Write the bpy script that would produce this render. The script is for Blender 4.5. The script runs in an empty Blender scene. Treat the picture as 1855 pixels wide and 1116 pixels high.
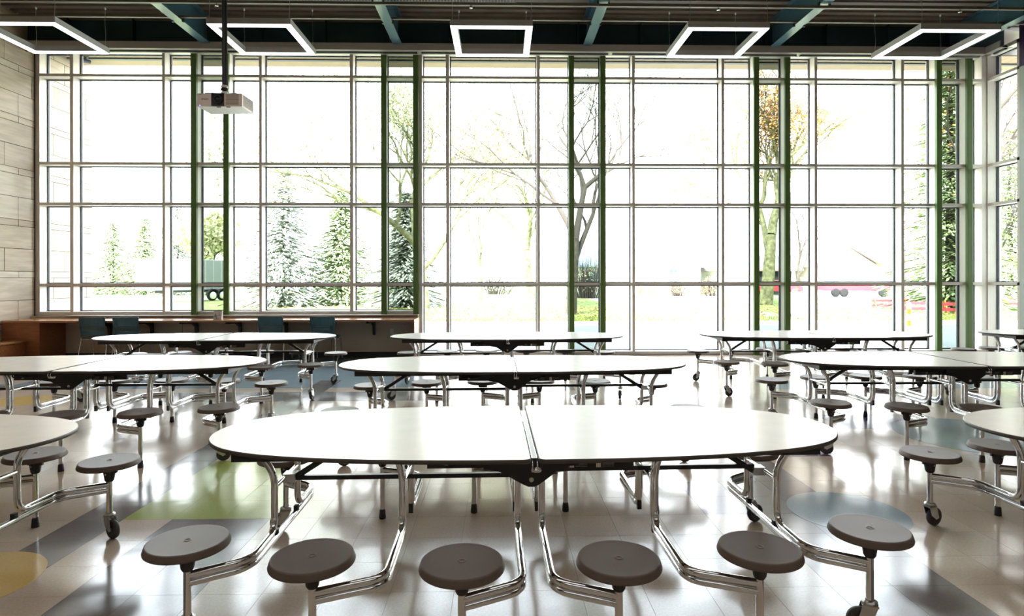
import bpy, math, random
from mathutils import Vector, Matrix
random.seed(7)
R = math.radians
PI = math.pi
S = bpy.context.scene
COL = S.collection

# ------------------------------------------------------------------ camera
F, PPX, HOR, YAW, EYE = 1095.0, 932.0, 505.0, R(1.25), 1.5
cd = bpy.data.cameras.new('camera'); cam = bpy.data.objects.new('camera', cd); COL.objects.link(cam)
cd.sensor_width = 36; cd.lens = 36 * F / 1855
cd.shift_x = -(PPX - 927.5) / 1855; cd.shift_y = (HOR - 558) / 1855
cd.clip_start = .05; cd.clip_end = 500
cam.matrix_world = (Matrix.Translation((0, 0, EYE)) @ Matrix.Rotation(-YAW, 4, 'Z')
                    @ Matrix.Rotation(R(90), 4, 'X') @ Matrix.Rotation(R(-.08), 4, 'Z'))
S.camera = cam
# ------------------------------------------------------------------ light
S.view_settings.view_transform = 'Standard'; S.view_settings.look = 'None'
S.view_settings.gamma = 1; S.view_settings.use_curve_mapping = False
S.view_settings.exposure = 0.0
try:
    S.cycles.max_bounces = 10; S.cycles.diffuse_bounces = 5; S.cycles.glossy_bounces = 5
    S.cycles.transparent_max_bounces = 12
    S.cycles.sample_clamp_indirect = 8; S.cycles.use_denoising = True
    S.cycles.caustics_reflective = False; S.cycles.caustics_refractive = False
except Exception: pass
wd = bpy.data.worlds.new('sky'); S.world = wd; wd.use_nodes = True
nt = wd.node_tree
bg = nt.nodes['Background']; bg.inputs[1].default_value = 15
tc = nt.nodes.new('ShaderNodeTexCoord'); sx = nt.nodes.new('ShaderNodeSeparateXYZ')
rp = nt.nodes.new('ShaderNodeValToRGB')
nt.links.new(tc.outputs['Generated'], sx.inputs[0]); nt.links.new(sx.outputs['Z'], rp.inputs[0])
nt.links.new(rp.outputs[0], bg.inputs[0])
rp.color_ramp.elements[0].position = 0; rp.color_ramp.elements[0].color = (1, .985, .95, 1)
rp.color_ramp.elements[1].position = .8; rp.color_ramp.elements[1].color = (.66, .82, 1, 1)
sl = bpy.data.lights.new('sun', 'SUN'); sl.energy = 30; sl.angle = R(2); sl.color = (1, .95, .87)
so = bpy.data.objects.new('sun', sl); COL.objects.link(so)
so.rotation_euler = Vector((.45, .75, -.75)).to_track_quat('-Z', 'Y').to_euler()
def area(name, loc, sx_, sy_, e, c=(1, .97, .93)):
    l = bpy.data.lights.new(name, 'AREA'); l.shape = 'RECTANGLE'; l.size = sx_; l.size_y = sy_; l.energy = e; l.color = c
    o = bpy.data.objects.new(name, l); COL.objects.link(o); o.location = loc; return o
area('fill_light_rear', (0, -1.5, 5.2), 14, 3, 130)      # added fill light, stands in for unseen ring lamps of the rear hall
area('fill_light_middle', (0, 3.2, 5.2), 14, 2, 90)  # second added fill light overhead, out of view, no lamp body modelled

# ------------------------------------------------------------------ measuring help: picture point at a wall distance -> metres
CT, ST = math.cos(YAW), math.sin(YAW)
def wx(px, Y):                                  # x of the point seen at column px on the plane y = Y
    u = (px - PPX) / F
    return Y * (ST + u * CT) / (CT - u * ST)
def wc(px, Z):                                  # plan point seen at column px at camera depth Z
    xc = (px - PPX) / F * Z
    return xc * CT + Z * ST, -xc * ST + Z * CT

# ------------------------------------------------------------------ materials
MATS = {}
def mat(name, col, rough=.5, metal=0., emit=None, es=1., noise=0., nscale=20., bump=0., bscale=60., spec=.5, stretch=None, coat=0.):
    m = bpy.data.materials.new(name); m.use_nodes = True; n = m.node_tree; b = n.nodes['Principled BSDF']
    b.inputs['Base Color'].default_value = (*col, 1); b.inputs['Roughness'].default_value = rough
    b.inputs['Metallic'].default_value = metal
    b.inputs['Specular IOR Level'].default_value = spec
    b.inputs['Coat Weight'].default_value = coat; b.inputs['Coat Roughness'].default_value = .06
    if emit: b.inputs['Emission Color'].default_value = (*emit, 1); b.inputs['Emission Strength'].default_value = es
    if noise or bump:
        t = n.nodes.new('ShaderNodeTexCoord'); mp = n.nodes.new('ShaderNodeMapping')
        n.links.new(t.outputs['Object'], mp.inputs[0])
        if stretch: mp.inputs['Scale'].default_value = stretch
    if noise:
        t1 = n.nodes.new('ShaderNodeTexNoise'); t1.inputs['Scale'].default_value = nscale; t1.inputs['Detail'].default_value = 6
        n.links.new(mp.outputs[0], t1.inputs['Vector'])
        r = n.nodes.new('ShaderNodeValToRGB'); n.links.new(t1.outputs['Fac'], r.inputs[0])
        r.color_ramp.elements[0].position = .3; r.color_ramp.elements[1].position = .7
        r.color_ramp.elements[0].color = (*[c * (1 - noise) for c in col], 1)
        r.color_ramp.elements[1].color = (*[min(1, c * (1 + noise)) for c in col], 1)
        n.links.new(r.outputs[0], b.inputs['Base Color'])
    if bump:
        t2 = n.nodes.new('ShaderNodeTexNoise'); t2.inputs['Scale'].default_value = bscale; t2.inputs['Detail'].default_value = 3
        n.links.new(mp.outputs[0], t2.inputs['Vector'])
        bp = n.nodes.new('ShaderNodeBump'); bp.inputs['Strength'].default_value = bump; bp.inputs['Distance'].default_value = .01
        n.links.new(t2.outputs['Fac'], bp.inputs['Height']); n.links.new(bp.outputs[0], b.inputs['Normal'])
    MATS[name] = m; return m
chrome = mat('chrome', (.78, .78, .78), .09, 1.)
brushed = mat('brushed_steel', (.55, .54, .52), .3, 1.)
blackm = mat('black_enamel', (.012, .012, .012), .35)
blackp = mat('black_plastic', (.02, .019, .018), .45)
rubber = mat('grey_rubber', (.05, .048, .045), .6)
tyre = mat('matte_tyre', (.03, .03, .03), 1., spec=0.)
seatm = mat('taupe_seat_plastic', (.135, .097, .076), .5, noise=.04, nscale=300, bump=.1, bscale=900, spec=.35)
lamin = mat('cream_laminate', (.80, .72, .635), .24, noise=.03, nscale=8)
edgem = mat('brown_edge_band', (.085, .068, .055), .5)
alum = mat('window_aluminium', (.72, .66, .60), .42, .15, noise=.03, nscale=3)
gask = mat('glazing_gasket', (.05, .055, .07), .5)
green = mat('green_steel', (.10, .17, .04), .4, noise=.04, nscale=4)
tealbeam = mat('teal_beam_paint', (.055, .125, .155), .28)
tealdark = mat('dark_teal_girder', (.012, .04, .05), .5)
deckm = mat('roof_deck', (.15, .122, .09), .5)
fascm = mat('shade_fascia_grey', (.36, .33, .30), .45)
lampw = mat('lamp_diffuser', (1, 1, 1), .5, emit=(1, .99, .97), es=3.2)
lampb = mat('lamp_body_grey', (.42, .41, .40), .45)
stone = [mat('stone_%d' % i, c, .6, noise=.14, nscale=2.2, stretch=(1, 1, 9), bump=.1, bscale=30) for i, c in
         enumerate([(.40, .315, .225), (.44, .355, .265), (.37, .29, .205), (.47, .39, .30)])]
mortar = mat('stone_joint', (.03, .026, .022), .9)
woodm = mat('cherry_wood', (.30, .105, .035), .3, noise=.25, nscale=3, stretch=(1, 14, 14))
woodt = mat('wood_counter_top', (.42, .18, .075), .22, noise=.15, nscale=3, stretch=(1, 14, 14))
greige = mat('greige_paint', (.56, .45, .345), .6)
basem = mat('black_base', (.02, .018, .016), .4)
creamw = mat('cream_wall', (.30, .28, .25), .6)
paleb = mat('pale_green_block', (.52, .56, .52), .6)
purple = mat('purple_paint', (.05, .025, .075), .5)
chairm = mat('teal_chair_plastic', (.055, .125, .15), .4)
white = mat('white_plastic', (.85, .84, .82), .35)
peach = mat('projector_shell', (.88, .72, .63), .35)
lens = mat('lens_black', (.008, .008, .01), .12)
cardw = mat('card_white', (.8, .76, .72), .5)
cardb = mat('card_blue', (.10, .28, .38), .5)
labw = mat('label_white', (.75, .73, .7), .5)
labr = mat('label_red', (.5, .06, .03), .5)
slab = mat('floor_grout', (.24, .20, .17), .5)
def tilemat(name, c):
    m = mat(name, c, .15, noise=.08, nscale=90, spec=.38)
    n = m.node_tree; b = n.nodes['Principled BSDF']
    g = n.nodes.new('ShaderNodeNewGeometry')
    t = n.nodes.new('ShaderNodeTexNoise'); t.inputs['Scale'].default_value = 2.6; t.inputs['Detail'].default_value = 2
    n.links.new(g.outputs['Position'], t.inputs['Vector'])
    bp = n.nodes.new('ShaderNodeBump'); bp.inputs['Strength'].default_value = .25; bp.inputs['Distance'].default_value = .012
    n.links.new(t.outputs['Fac'], bp.inputs['Height']); n.links.new(bp.outputs[0], b.inputs['Normal'])
    return m
T_BEIGE = [tilemat('tile_beige_%d' % i, c) for i, c in enumerate([(.50, .385, .29), (.515, .40, .305), (.485, .37, .275)])]
T_DARK = [tilemat('tile_taupe_%d' % i, c) for i, c in enumerate([(.135, .11, .10), (.15, .125, .115)])]
T_GREEN = tilemat('tile_green', (.34, .38, .10))
T_BLUE = tilemat('tile_bluegrey', (.22, .27, .29))
T_PURP = tilemat('tile_purple', (.13, .085, .15))
T_YEL = tilemat('tile_yellow', (.58, .36, .10))
def glassmat(name, trans, refl=.06):
    m = bpy.data.materials.new(name); m.use_nodes = True; n = m.node_tree; n.nodes.clear()
    o = n.nodes.new('ShaderNodeOutputMaterial'); mx = n.nodes.new('ShaderNodeMixShader')
    tr = n.nodes.new('ShaderNodeBsdfTransparent'); gl = n.nodes.new('ShaderNodeBsdfGlossy')
    tr.inputs[0].default_value = (*trans, 1); gl.inputs['Roughness'].default_value = .0
    fr = n.nodes.new('ShaderNodeLayerWeight'); fr.inputs['Blend'].default_value = refl
    n.links.new(fr.outputs['Fresnel'], mx.inputs[0]); n.links.new(tr.outputs[0], mx.inputs[1]); n.links.new(gl.outputs[0], mx.inputs[2])
    n.links.new(mx.outputs[0], o.inputs[0]); return m
clear = glassmat('clear_glass', (.97, .985, .98))
tint = glassmat('tinted_glass', (.50, .53, .50))
# outdoors
asph = mat('asphalt', (.36, .36, .36), .9, noise=.12, nscale=3)
grass = mat('lawn_grass', (.20, .27, .07), .9, noise=.45, nscale=.8)
leafl = mat('leaf_litter', (.48, .36, .13), .9, noise=.3, nscale=3)
curbm = mat('concrete', (.55, .53, .50), .9)
bark = mat('bark', (.06, .05, .04), .9, noise=.6, nscale=7)
barkg = mat('mossy_bark', (.15, .15, .08), .9, noise=.65, nscale=5)
needles = mat('spruce_needles', (.36, .44, .22), .9)
needlesb = mat('blue_spruce_needles', (.46, .50, .44), .9)
leafy = mat('yellow_green_leaves', (.52, .52, .30), .9)
leafo = mat('orange_leaves', (.52, .27, .08), .9)
twig = mat('twigs', (.06, .05, .042), .9)
siding = mat('white_siding', (.72, .71, .68), .8)
roofg = mat('grey_shingles', (.20, .24, .30), .9, noise=.15, nscale=2)
roofb = mat('brown_shingles', (.36, .28, .27), .9)
winb = mat('house_window', (.12, .22, .30), .2)
redp = mat('red_paint', (.50, .035, .05), .4)
orangep = mat('orange_plastic', (.85, .30, .02), .5)
rust = mat('rust_wood', (.48, .16, .07), .8)
cartg = mat('cart_pale_green', (.42, .50, .36), .5)
darko = mat('dark_opening', (.02, .025, .03), .8)
soff = mat('soffit_wood', (.30, .20, .11), .6, noise=.08, nscale=3)

# ------------------------------------------------------------------ mesh building
class MB:
    def __init__(s): s.v = []; s.f = []; s.mi = []; s.sm = []
    def add(s, vs, fs, m=0, smooth=False):
        b = len(s.v); s.v += [tuple(v) for v in vs]
        for f in fs: s.f.append([b + i for i in f]); s.mi.append(m); s.sm.append(smooth)
        return s
    def box(s, x0, x1, y0, y1, z0, z1, m=0):
        vs = [(x, y, z) for x in (x0, x1) for y in (y0, y1) for z in (z0, z1)]
        return s.add(vs, [(0, 1, 3, 2), (4, 6, 7, 5), (0, 4, 5, 1), (2, 3, 7, 6), (0, 2, 6, 4), (1, 5, 7, 3)], m)
    def prism(s, pts, axis, a, b, m=0):
        n = len(pts)
        def P(p, t): return {'x': (t, p[0], p[1]), 'y': (p[0], t, p[1]), 'z': (p[0], p[1], t)}[axis]
        vs = [P(p, a) for p in pts] + [P(p, b) for p in pts]
        fs = [tuple(range(n))[::-1], tuple(range(n, 2 * n))] + [(i, (i + 1) % n, n + (i + 1) % n, n + i) for i in range(n)]
        return s.add(vs, fs, m)
    def lathe(s, prof, n=24, c=(0, 0, 0), m=0, smooth=True, mat4=None):
        vs, fs, rings = [], [], []
        for r, z in prof:
            if r < 1e-6: rings.append([len(vs)]); vs.append(Vector((0, 0, z)))
            else:
                rings.append(list(range(len(vs), len(vs) + n)))
                vs += [Vector((r * math.cos(2 * PI * k / n), r * math.sin(2 * PI * k / n), z)) for k in range(n)]
        for a, b in zip(rings, rings[1:]):
            for k in range(n):
                k2 = (k + 1) % n
                if len(a) == 1 and len(b) == 1: break
                if len(a) == 1: fs.append((a[0], b[k], b[k2]))
                elif len(b) == 1: fs.append((a[k2], a[k], b[0]))
                else: fs.append((a[k], b[k], b[k2], a[k2]))
        if mat4: vs = [mat4 @ v for v in vs]
        return s.add([v + Vector(c) for v in vs], fs, m, smooth)
    def tube(s, path, r, n=10, m=0, cap=True, smooth=True, radii=None):
        P = [Vector(p) for p in path]; vs, fs = [], []
        t0 = (P[1] - P[0]).normalized(); up = Vector((0, 0, 1)) if abs(t0.z) < .9 else Vector((1, 0, 0))
        nrm = t0.cross(up).normalized()
        for i, p in enumerate(P):
            t = (P[min(i + 1, len(P) - 1)] - P[max(i - 1, 0)]).normalized()
            nrm = (nrm - t * nrm.dot(t)).normalized(); bn = t.cross(nrm)
            rr = radii[i] if radii else r
            vs += [p + (nrm * math.cos(2 * PI * k / n) + bn * math.sin(2 * PI * k / n)) * rr for k in range(n)]
        for i in range(len(P) - 1):
            for k in range(n):
                k2 = (k + 1) % n; fs.append((i * n + k, i * n + k2, (i + 1) * n + k2, (i + 1) * n + k))
        s.add(vs, fs, m, smooth)
        if cap: s.add(vs[:n], [tuple(range(n))[::-1]], m); s.add(vs[-n:], [tuple(range(n))], m)
        return s
    def cyl(s, a, b, r, n=12, m=0): return s.tube([a, b], r, n, m)
    def mesh(s, name, mats):
        me = bpy.data.meshes.new(name); me.from_pydata(s.v, [], s.f)
        for mt in (mats if isinstance(mats, (list, tuple)) else [mats]): me.materials.append(mt)
        me.polygons.foreach_set('material_index', s.mi); me.polygons.foreach_set('use_smooth', s.sm); me.update()
        return me
    def build(s, name, mats, parent=None, **k): return link(name, s.mesh(name, mats), parent, **k)
def link(name, data, parent=None, label=None, cat=None, group=None, kind=None, loc=None, rz=None):
    o = bpy.data.objects.new(name, data); COL.objects.link(o)
    if parent: o.parent = parent
    if label: o['label'] = label
    if cat: o['category'] = cat
    if group: o['group'] = group
    if kind: o['kind'] = kind
    if loc: o.location = loc
    if rz is not None: o.rotation_euler = (0, 0, rz)
    return o
def thing(name, label, cat, loc=(0, 0, 0), rz=0, group=None): return link(name, None, None, label, cat, group, None, loc, rz)
def bevel(o, w, seg=2):
    b = o.modifiers.new('bevel', 'BEVEL'); b.width = w; b.segments = seg; b.limit_method = 'ANGLE'; return o
def fillet(pts, rad, n=6):
    P = [Vector(p) for p in pts]; out = [P[0]]
    for i in range(1, len(P) - 1):
        r = rad[i - 1] if isinstance(rad, (list, tuple)) else rad
        a = (P[i - 1] - P[i]); b = (P[i + 1] - P[i]); d = min(r, a.length * .49, b.length * .49)
        p0 = P[i] + a.normalized() * d; p1 = P[i] + b.normalized() * d
        for k in range(n + 1):
            t = k / n; out.append(p0.lerp(P[i], t).lerp(P[i].lerp(p1, t), t))
    return out + [P[-1]]
def copy_tree(o, parent=None):
    c = o.copy(); COL.objects.link(c); c.parent = parent
    for ch in list(o.children): copy_tree(ch, c)
    return c

# ================================================================== SETTING
YF, YG = 11.78, 12.0                        # inner face of the mullions, glass plane
XL = wx(64, YF)                             # left stone wall plane
XR = wx(1788, YF)                           # side window plane, right
TS, TX0, TY0 = .3048, 2.21, 3.82            # floor tile grid
# floor
fl = MB().box(XL - .3, 16.2, -5, YF + .3, -.2, -.003).build('floor', slab, kind='structure')
def tile_mat(ix, iy):                       # column counted from x = TX0, row from y = TY0
    h = (ix * 73856093 ^ iy * 19349663) % 97
    if ix == -17 + 1 and iy < 17: return T_DARK[h % 2]
    if -15 <= ix <= -13 and 0 <= iy <= 3: return T_GREEN
    if ix in (-14, -13) and iy < 0: return T_DARK[h % 2]
    if ix in (-2, -1) and iy < 7: return T_DARK[h % 2]
    if ix == -3 and iy in (0, 1): return T_PURP
    if ix in (0, 1) and iy == 4: return T_PURP
    if 4 <= ix <= 7 and iy in (7, 8): return T_PURP
    if -22 <= ix <= -11 and 12 <= iy <= 13: return T_DARK[h % 2]
    if -30 <= ix <= -11 and iy >= 15: return T_BLUE
    if ix >= 5 and 14 <= iy <= 15: return T_BLUE
    if -8 <= ix <= -5 and iy == 14: return T_DARK[h % 2]
    return T_BEIGE[h % 3]
g = .0007
tm = MB().box(g, TS - g, g, TS - g, -.004, 0).mesh('tile', T_BEIGE[0])
field = MB(); fm = []
for iy in range(-28, 27):
    for ix in range(-38, 46):
        x, y = TX0 + ix * TS, TY0 + iy * TS
        if y + TS > YF + .02 or x < XL or x > 15.8: continue
        m = tile_mat(ix, iy)
        zc = (x + .15) * ST + (y + .15) * CT; xc = (x + .15) * CT - (y + .15) * ST
        if 2.5 < zc < 5.95 and abs(xc / zc) < .86:
            t = link('tile', tm, fl, loc=(x, y, 0)); t.material_slots[0].link = 'OBJECT'; t.material_slots[0].material = m
        else:
            if m not in fm: fm.append(m)
            field.box(x + g, x + TS - g, y + g, y + TS - g, -.004, 0, fm.index(m))
field.build('tile_field', fm, fl, kind='stuff')
def disc(cx, cy, r, m): MB().lathe([(0, .0012), (r, .0012), (r, -.003)], 48, smooth=False).build('round_inlay', m, fl, loc=(cx, cy, 0))
disc(2.22, 3.84, .355, T_BLUE); disc(-2.68, 3.04, .35, T_YEL); disc(-5.93, 7.6, .36, T_YEL); disc(4.55, 5.65, .72, T_BLUE)

# left stone wall: courses of two tall and one thin, each stone a piece with an open joint
wl = MB().box(XL - .3, XL - .02, -5, YF + .25, 0, 6.6).build('wall_left', mortar, kind='structure')
def stones(parent, y0, y1, xface, shift):
    z = 1.532 - .954 * 2; k = 0
    while z < 6.4:
        for j, hh in enumerate((.12, .417, .417)):
            z1 = z + hh
            if z1 > .02 and z < 6.45:
                y = (11.38, 11.06, 11.70)[j] + shift + (.31 if (k % 2 and j == 1) else 0)
                edges = [y1]
                while y > y0:
                    if y < y1 - .05: edges.append(y)
                    y -= .94
                edges.append(y0)
                for a, b in zip(edges, edges[1:]):
                    if a - b < .04: continue
                    d = .004 * ((k * 5 + j * 3 + int(a * 7)) % 3)
                    MB().box(xface - .02, xface - .002 + d * .5, b + .005, a - .005, max(0, z) + .005, min(z1, 6.5) - .005) \
                        .build('stone', stone[(k * 7 + j * 5 + int(a * 11)) % 4], parent)
            z = z1
        k += 1
stones(wl, 5.6, YF - .02, XL, 0)
MB().box(XL - .02, XL, -5, 5.6, 0, 6.5).build('plain_wall_part', stone[1], wl)
wo = MB().box(XL - .3, XL - .02, YG + .12, 13.4, -.1, 6.6).build('wall_outside_left', mortar, kind='structure')
stones(wo, YG + .14, 13.4, XL, 1.5)

MB().box(XL - .3, 16.2, -5.2, -5, 0, 6.6).build('wall_back', creamw, kind='structure')
MB().box(16, 16.2, -5, 11.2, 0, 6.6).build('wall_right', creamw, kind='structure')
YP = 11.02
for _ in range(6):                          # y at which the side wall plane is seen at column 1847
    YP = XR * 1 / (wx(1847, 1.0))
wp = MB().box(XR, 16.2, YP - .25, YP, 0, 5.42).build('wall_front_right', paleb, kind='structure')
MB().box(XR, 16.2, YP - .25, YP, 5.42, 6.6).build('purple_bulkhead', purple, wp)
z = 0
bm_ = MB()
while z < 5.3:
    bm_.box(XR, 16, YP - .252, YP - .25, z + .19, z + .197); z += .2
bm_.build('block_joint', greige, wp, kind='stuff')
# roof deck: ribs run along the room's width
dk = MB(); prof = []; y = -5
while y < 11.7:
    prof += [(y, 6.40), (y + .11, 6.40), (y + .125, 6.47), (y + .185, 6.47)]; y += .2
top = [(prof[-1][0], 6.6), (prof[0][0], 6.6)]
n = len(prof); x0, x1 = XL - .3, 16.2
dk.add([(x0, p[0], p[1]) for p in prof] + [(x1, p[0], p[1]) for p in prof], [(i, i + 1, n + i + 1, n + i) for i in range(n - 1)])
dk.box(x0, x1, -5.2, 11.9, 6.6, 6.75)
dk.build('ceiling', deckm, kind='structure')
# parapet wall above the window head closes the room
MB().box(XL - .3, XR + .25, YF + .02, YG + .1, 5.96, 6.7).build('wall_front_head', tealdark, kind='structure')

# knee wall under the left windows, sill board and base
XC = wx(757, 11.66)
kw = MB().box(XL, XC, 11.66, YG + .05, 0, .80).build('wall_front_knee', greige, kind='structure')
MB().box(XL, XC, 11.645, 11.66, 0, .10).build('baseboard_front', basem, kind='structure')
MB().box(wx(120, 11.62), XC + .01, 11.60, YF + .02, .80, .815).build('trim_1', alum, kw.parent, kind='structure')
for px in (195, 330, 465, 600): MB().box(wx(px, 11.658), wx(px, 11.658) + .004, 11.656, 11.66, .1, .8).build('panel_joint', basem, kw)
MB().box(wx(706.5, 11.65), wx(712, 11.65), 11.652, 11.66, .43, .54).build('wall_outlet', labw, label='small white outlet plate low on the knee wall below the counter', cat='outlet')

# ------------------------------------------------------------------ curtain wall
ROWS_T = [(5.397, 5.448), (3.702, 3.755), (2.923, 2.977), (1.364, 1.42)]
HEAD = 5.889
B0 = -5.948; BAY = 3.631; PAIR = .616; PW = .105
posts = [B0 + k * BAY + j * PAIR for k in range(5) for j in (0, 1)]
MULL = {'A': (127, 133), 'B': (294, 299), 'E': (469.5, 474.5), 'F': (634, 640), 'H2': (759, 765), 'I': (808, 814), 'J': (973, 978),
        'M': (1145.5, 1150.6), 'N': (1307.6, 1312.6), 'Q': (1476, 1481), 'R': (1633, 1638.3)}
MX = {k: (wx(a, YF), wx(b, YF)) for k, (a, b) in MULL.items()}
pm = [(p + .022, p + PW - .022) for p in posts]       # mullions standing behind the green posts
jamb = (XL, wx(72, YF)); corner = (wx(1779, YF), XR)
bays = [([jamb, MX['A'], MX['B'], pm[0]], 'low', clear), ([pm[0], pm[1]], 'low', tint),
        ([pm[1], MX['E'], MX['F'], pm[2]], 'low', clear), ([pm[2], pm[3]], 'low', tint),
        ([pm[3], MX['H2'], MX['I'], MX['J'], pm[4]], 'tall', clear), ([pm[4], pm[5]], 'tall', tint),
        ([pm[5], MX['M'], MX['N'], pm[6]], 'tall', clear), ([pm[6], pm[7]], 'tall', tint),
        ([pm[7], MX['Q'], MX['R'], pm[8]], 'tall', clear), ([pm[8], pm[9]], 'tall', tint),
        ([pm[9], corner], 'tall', clear)]
done = set()
def pane(parent, x0, x1, z0, z1, gm, side=None):
    m = MB(); w = .018
    if side is None:
        o = MB().box(x0, x1, YG - .004, YG + .004, z0, z1).build('pane', gm, parent)
        for a in ((x0, x0 + w, z0, z1), (x1 - w, x1, z0, z1), (x0 + w, x1 - w, z0, z0 + w), (x0 + w, x1 - w, z1 - w, z1)):
            m.box(a[0], a[1], YG - .022, YG + .02, a[2], a[3])
    else:
        X = side
        o = MB().box(X - .004, X + .004, x0, x1, z0, z1).build('pane', gm, parent)
        for a in ((x0, x0 + w, z0, z1), (x1 - w, x1, z0, z1), (x0 + w, x1 - w, z0, z0 + w), (x0 + w, x1 - w, z1 - w, z1)):
            m.box(X - .022, X + .02, a[0], a[1], a[2], a[3])
    m.build('gasket', gask, o)
for wi, (ms, kindw, gm) in enumerate(bays):
    w = link('window_%d' % (wi + 1), None, kind='structure')
    zb = .88 if kindw == 'low' else .075
    z0 = .806 if kindw == 'low' else 0
    for i, mx_ in enumerate(ms):
        key = round(mx_[0], 3)
        if key in done: continue
        done.add(key)
        base = 0 if (kindw == 'tall' or mx_ is pm[3]) else .806
        MB().box(mx_[0], mx_[1], YF, YG + .06, base, 5.96).build('mullion', alum, w)
    for a, b in zip(ms, ms[1:]):
        xa, xb = a[1], b[0]
        if xb - xa < .01: continue
        MB().box(xa, xb, YF, YG + .06, HEAD, 5.96).build('window_head', alum, w)
        MB().box(xa, xb, YF, YG + .06, z0, zb).build('window_sill', alum, w)
        prev = zb
        for t0, t1 in sorted(ROWS_T):
            MB().box(xa, xb, YF, YG + .06, t0, t1).build('transom', alum, w)
            if xb - xa > .05: pane(w, xa, xb, prev, t0, gm)
            prev = t1
        if xb - xa > .05: pane(w, xa, xb, prev, HEAD, gm)
# side window at the right corner
w = link('window_12', None, kind='structure')
ya, yb = YP, YF - .02
for t0, t1 in sorted(ROWS_T) + [(HEAD, 5.96), (0, .075)]:
    MB().box(XR, XR + .26, ya, yb, t0, t1).build('transom', alum, w)
MB().box(XR, XR + .28, yb, YF + .28, 0, 5.96).build('corner_mullion', alum, w)
MB().box(XR, XR + .26, ya - .001, ya + .05, 0, 5.96).build('mullion', alum, w)
zs = [.075] + [v for t in sorted(ROWS_T) for v in t] + [HEAD]
for i in range(0, len(zs), 2): pane(w, ya + .05, yb, zs[i], zs[i + 1], clear, side=XR + .2)
# green posts: hollow steel sections standing on the floor or on the sill
for i, px in enumerate(posts):
    z0 = .80 if i < 4 else 0
    names = ['left post of the first pair, above the counter', 'right post of the first pair, behind the projector', 'left post of the second pair, above the counter',
             'right post of the second pair, at the end of the counter', 'left post of the pair right of the middle of the window', 'right post of the pair right of the middle of the window',
             'left post of the pair beside the leaning tree', 'right post of the pair beside the leaning tree', 'left post of the pair nearest the corner', 'right post of the pair nearest the corner']
    o = MB().box(px, px + PW, 11.71, YF, z0, 5.90).build('steel_post', green, label='narrow green steel post, ' + names[i], cat='post', group='green window posts')
    bevel(o, .006)
    if z0 == 0: MB().box(px - .02, px + PW + .02, 11.69, YF, 0, .012).build('foot_plate', green, o)

# shade fascia and rolled shades
fx0, fx1 = XL, XR - .33
fa = link('shade_fascia', None, label='long grey roller shade fascia along the top of the window wall', cat='valance')
seams = [fx0] + [posts[k] + PW + .05 for k in (1, 3, 5, 7)] + [fx1]
for a, b in zip(seams, seams[1:]):
    MB().box(a + .002, b - .002, 11.38, 11.40, 5.797, 5.925).box(a + .002, b - .002, 11.38, 11.62, 5.795, 5.80).build('fascia_panel', fascm, fa)
for a, b in zip(seams, seams[1:]):
    MB().tube([(a + .04, 11.51, 5.81), (b - .04, 11.51, 5.81)], .04, 12).build('shade_roll', blackp, fa)
sf = link('shade_fascia', None, label='short grey shade fascia over the side window in the right corner', cat='valance')
MB().box(XR - .35, XR - .33, YP + .02, 11.40, 5.797, 5.925).box(XR - .33, XR - .1, YP + .02, 11.4, 5.795, 5.80).build('fascia_panel', fascm, sf)
MB().tube([(XR - .2, YP + .06, 5.81), (XR - .2, 11.35, 5.81)], .04, 12).build('shade_roll', blackp, sf)

# girder along the window wall and the beams
gd = MB().box(XL, XR + .2, 11.60, 11.62, 5.96, 6.395).box(XL, XR + .2, 11.45, 11.77, 5.93, 5.95) \
    .build('girder', tealdark, label='dark teal steel girder running along the top of the window wall', cat='girder')
for x in [XL + .8 + 1.2 * k for k in range(15)]: MB().box(x, x + .012, 11.5, 11.60, 5.95, 6.395).build('stiffener', tealdark, gd)
beamx = [wx(p, 11.3) for p in (369, 719, 1066, 1406.5, 1750)]
bl = ['first from the stone wall', 'left of the middle lamp ring', 'right of the middle lamp ring', 'over the lamp ring second from the right', 'in the far right corner']
for i, bx in enumerate(beamx):
    t = thing('roof_beam', 'teal steel roof beam running to the window, ' + bl[i], 'beam', (bx, 3, 0), group='teal roof beams')
    L = 8.44
    MB().box(-.085, .085, -6, L, 5.90, 5.915).build('bottom_flange', tealbeam, t)
    MB().box(-.006, .006, -6, L, 5.915, 6.385).build('web', tealbeam, t)
    MB().box(-.085, .085, -6, L, 6.385, 6.398).build('top_flange', tealbeam, t)
    for yy in (9.60, 10.42):
        for s in (-1, 1):
            MB().box(s * .085 - .012, s * .085 + .012, yy - 3 - .02, yy - 3 + .02, 5.88, 5.935).build('beam_clamp', blackp, t)
# strut channels over the beam flanges, wire tray, sprinkler pipe
for yy, lab in ((10.42, 'brown strut channel hanging the far side of the lamp rings'), (9.60, 'brown strut channel nearer the camera under the roof deck')):
    m = MB()
    m.box(XL + .02, XR + .5, yy - .02, yy + .02, 5.955, 5.985) if yy > 10 else m.box(XL + .02, 15.5, yy - .02, yy + .02, 5.835, 5.875)
    m.build('strut_channel', deckm, label=lab, cat='strut')
wt = MB(); xa, xb = wx(345, 9.75), wx(935, 9.75); x = xa
while x < xb:
    wt.tube([(x, 9.40, 5.99), (x, 9.40, 5.90), (x, 9.62, 5.90), (x, 9.62, 5.99)], .0035, 4, cap=False); x += .05
for yy, zz in ((9.40, 5.99), (9.62, 5.99), (9.40, 5.90), (9.62, 5.90), (9.51, 5.90), (9.40, 5.945), (9.62, 5.945)):
    wt.tube([(xa, yy, zz), (xb, yy, zz)], .0035, 4)
wt.build('wire_basket_tray', brushed, label='wire basket cable tray under the roof deck above the projector', cat='cable tray')
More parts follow.
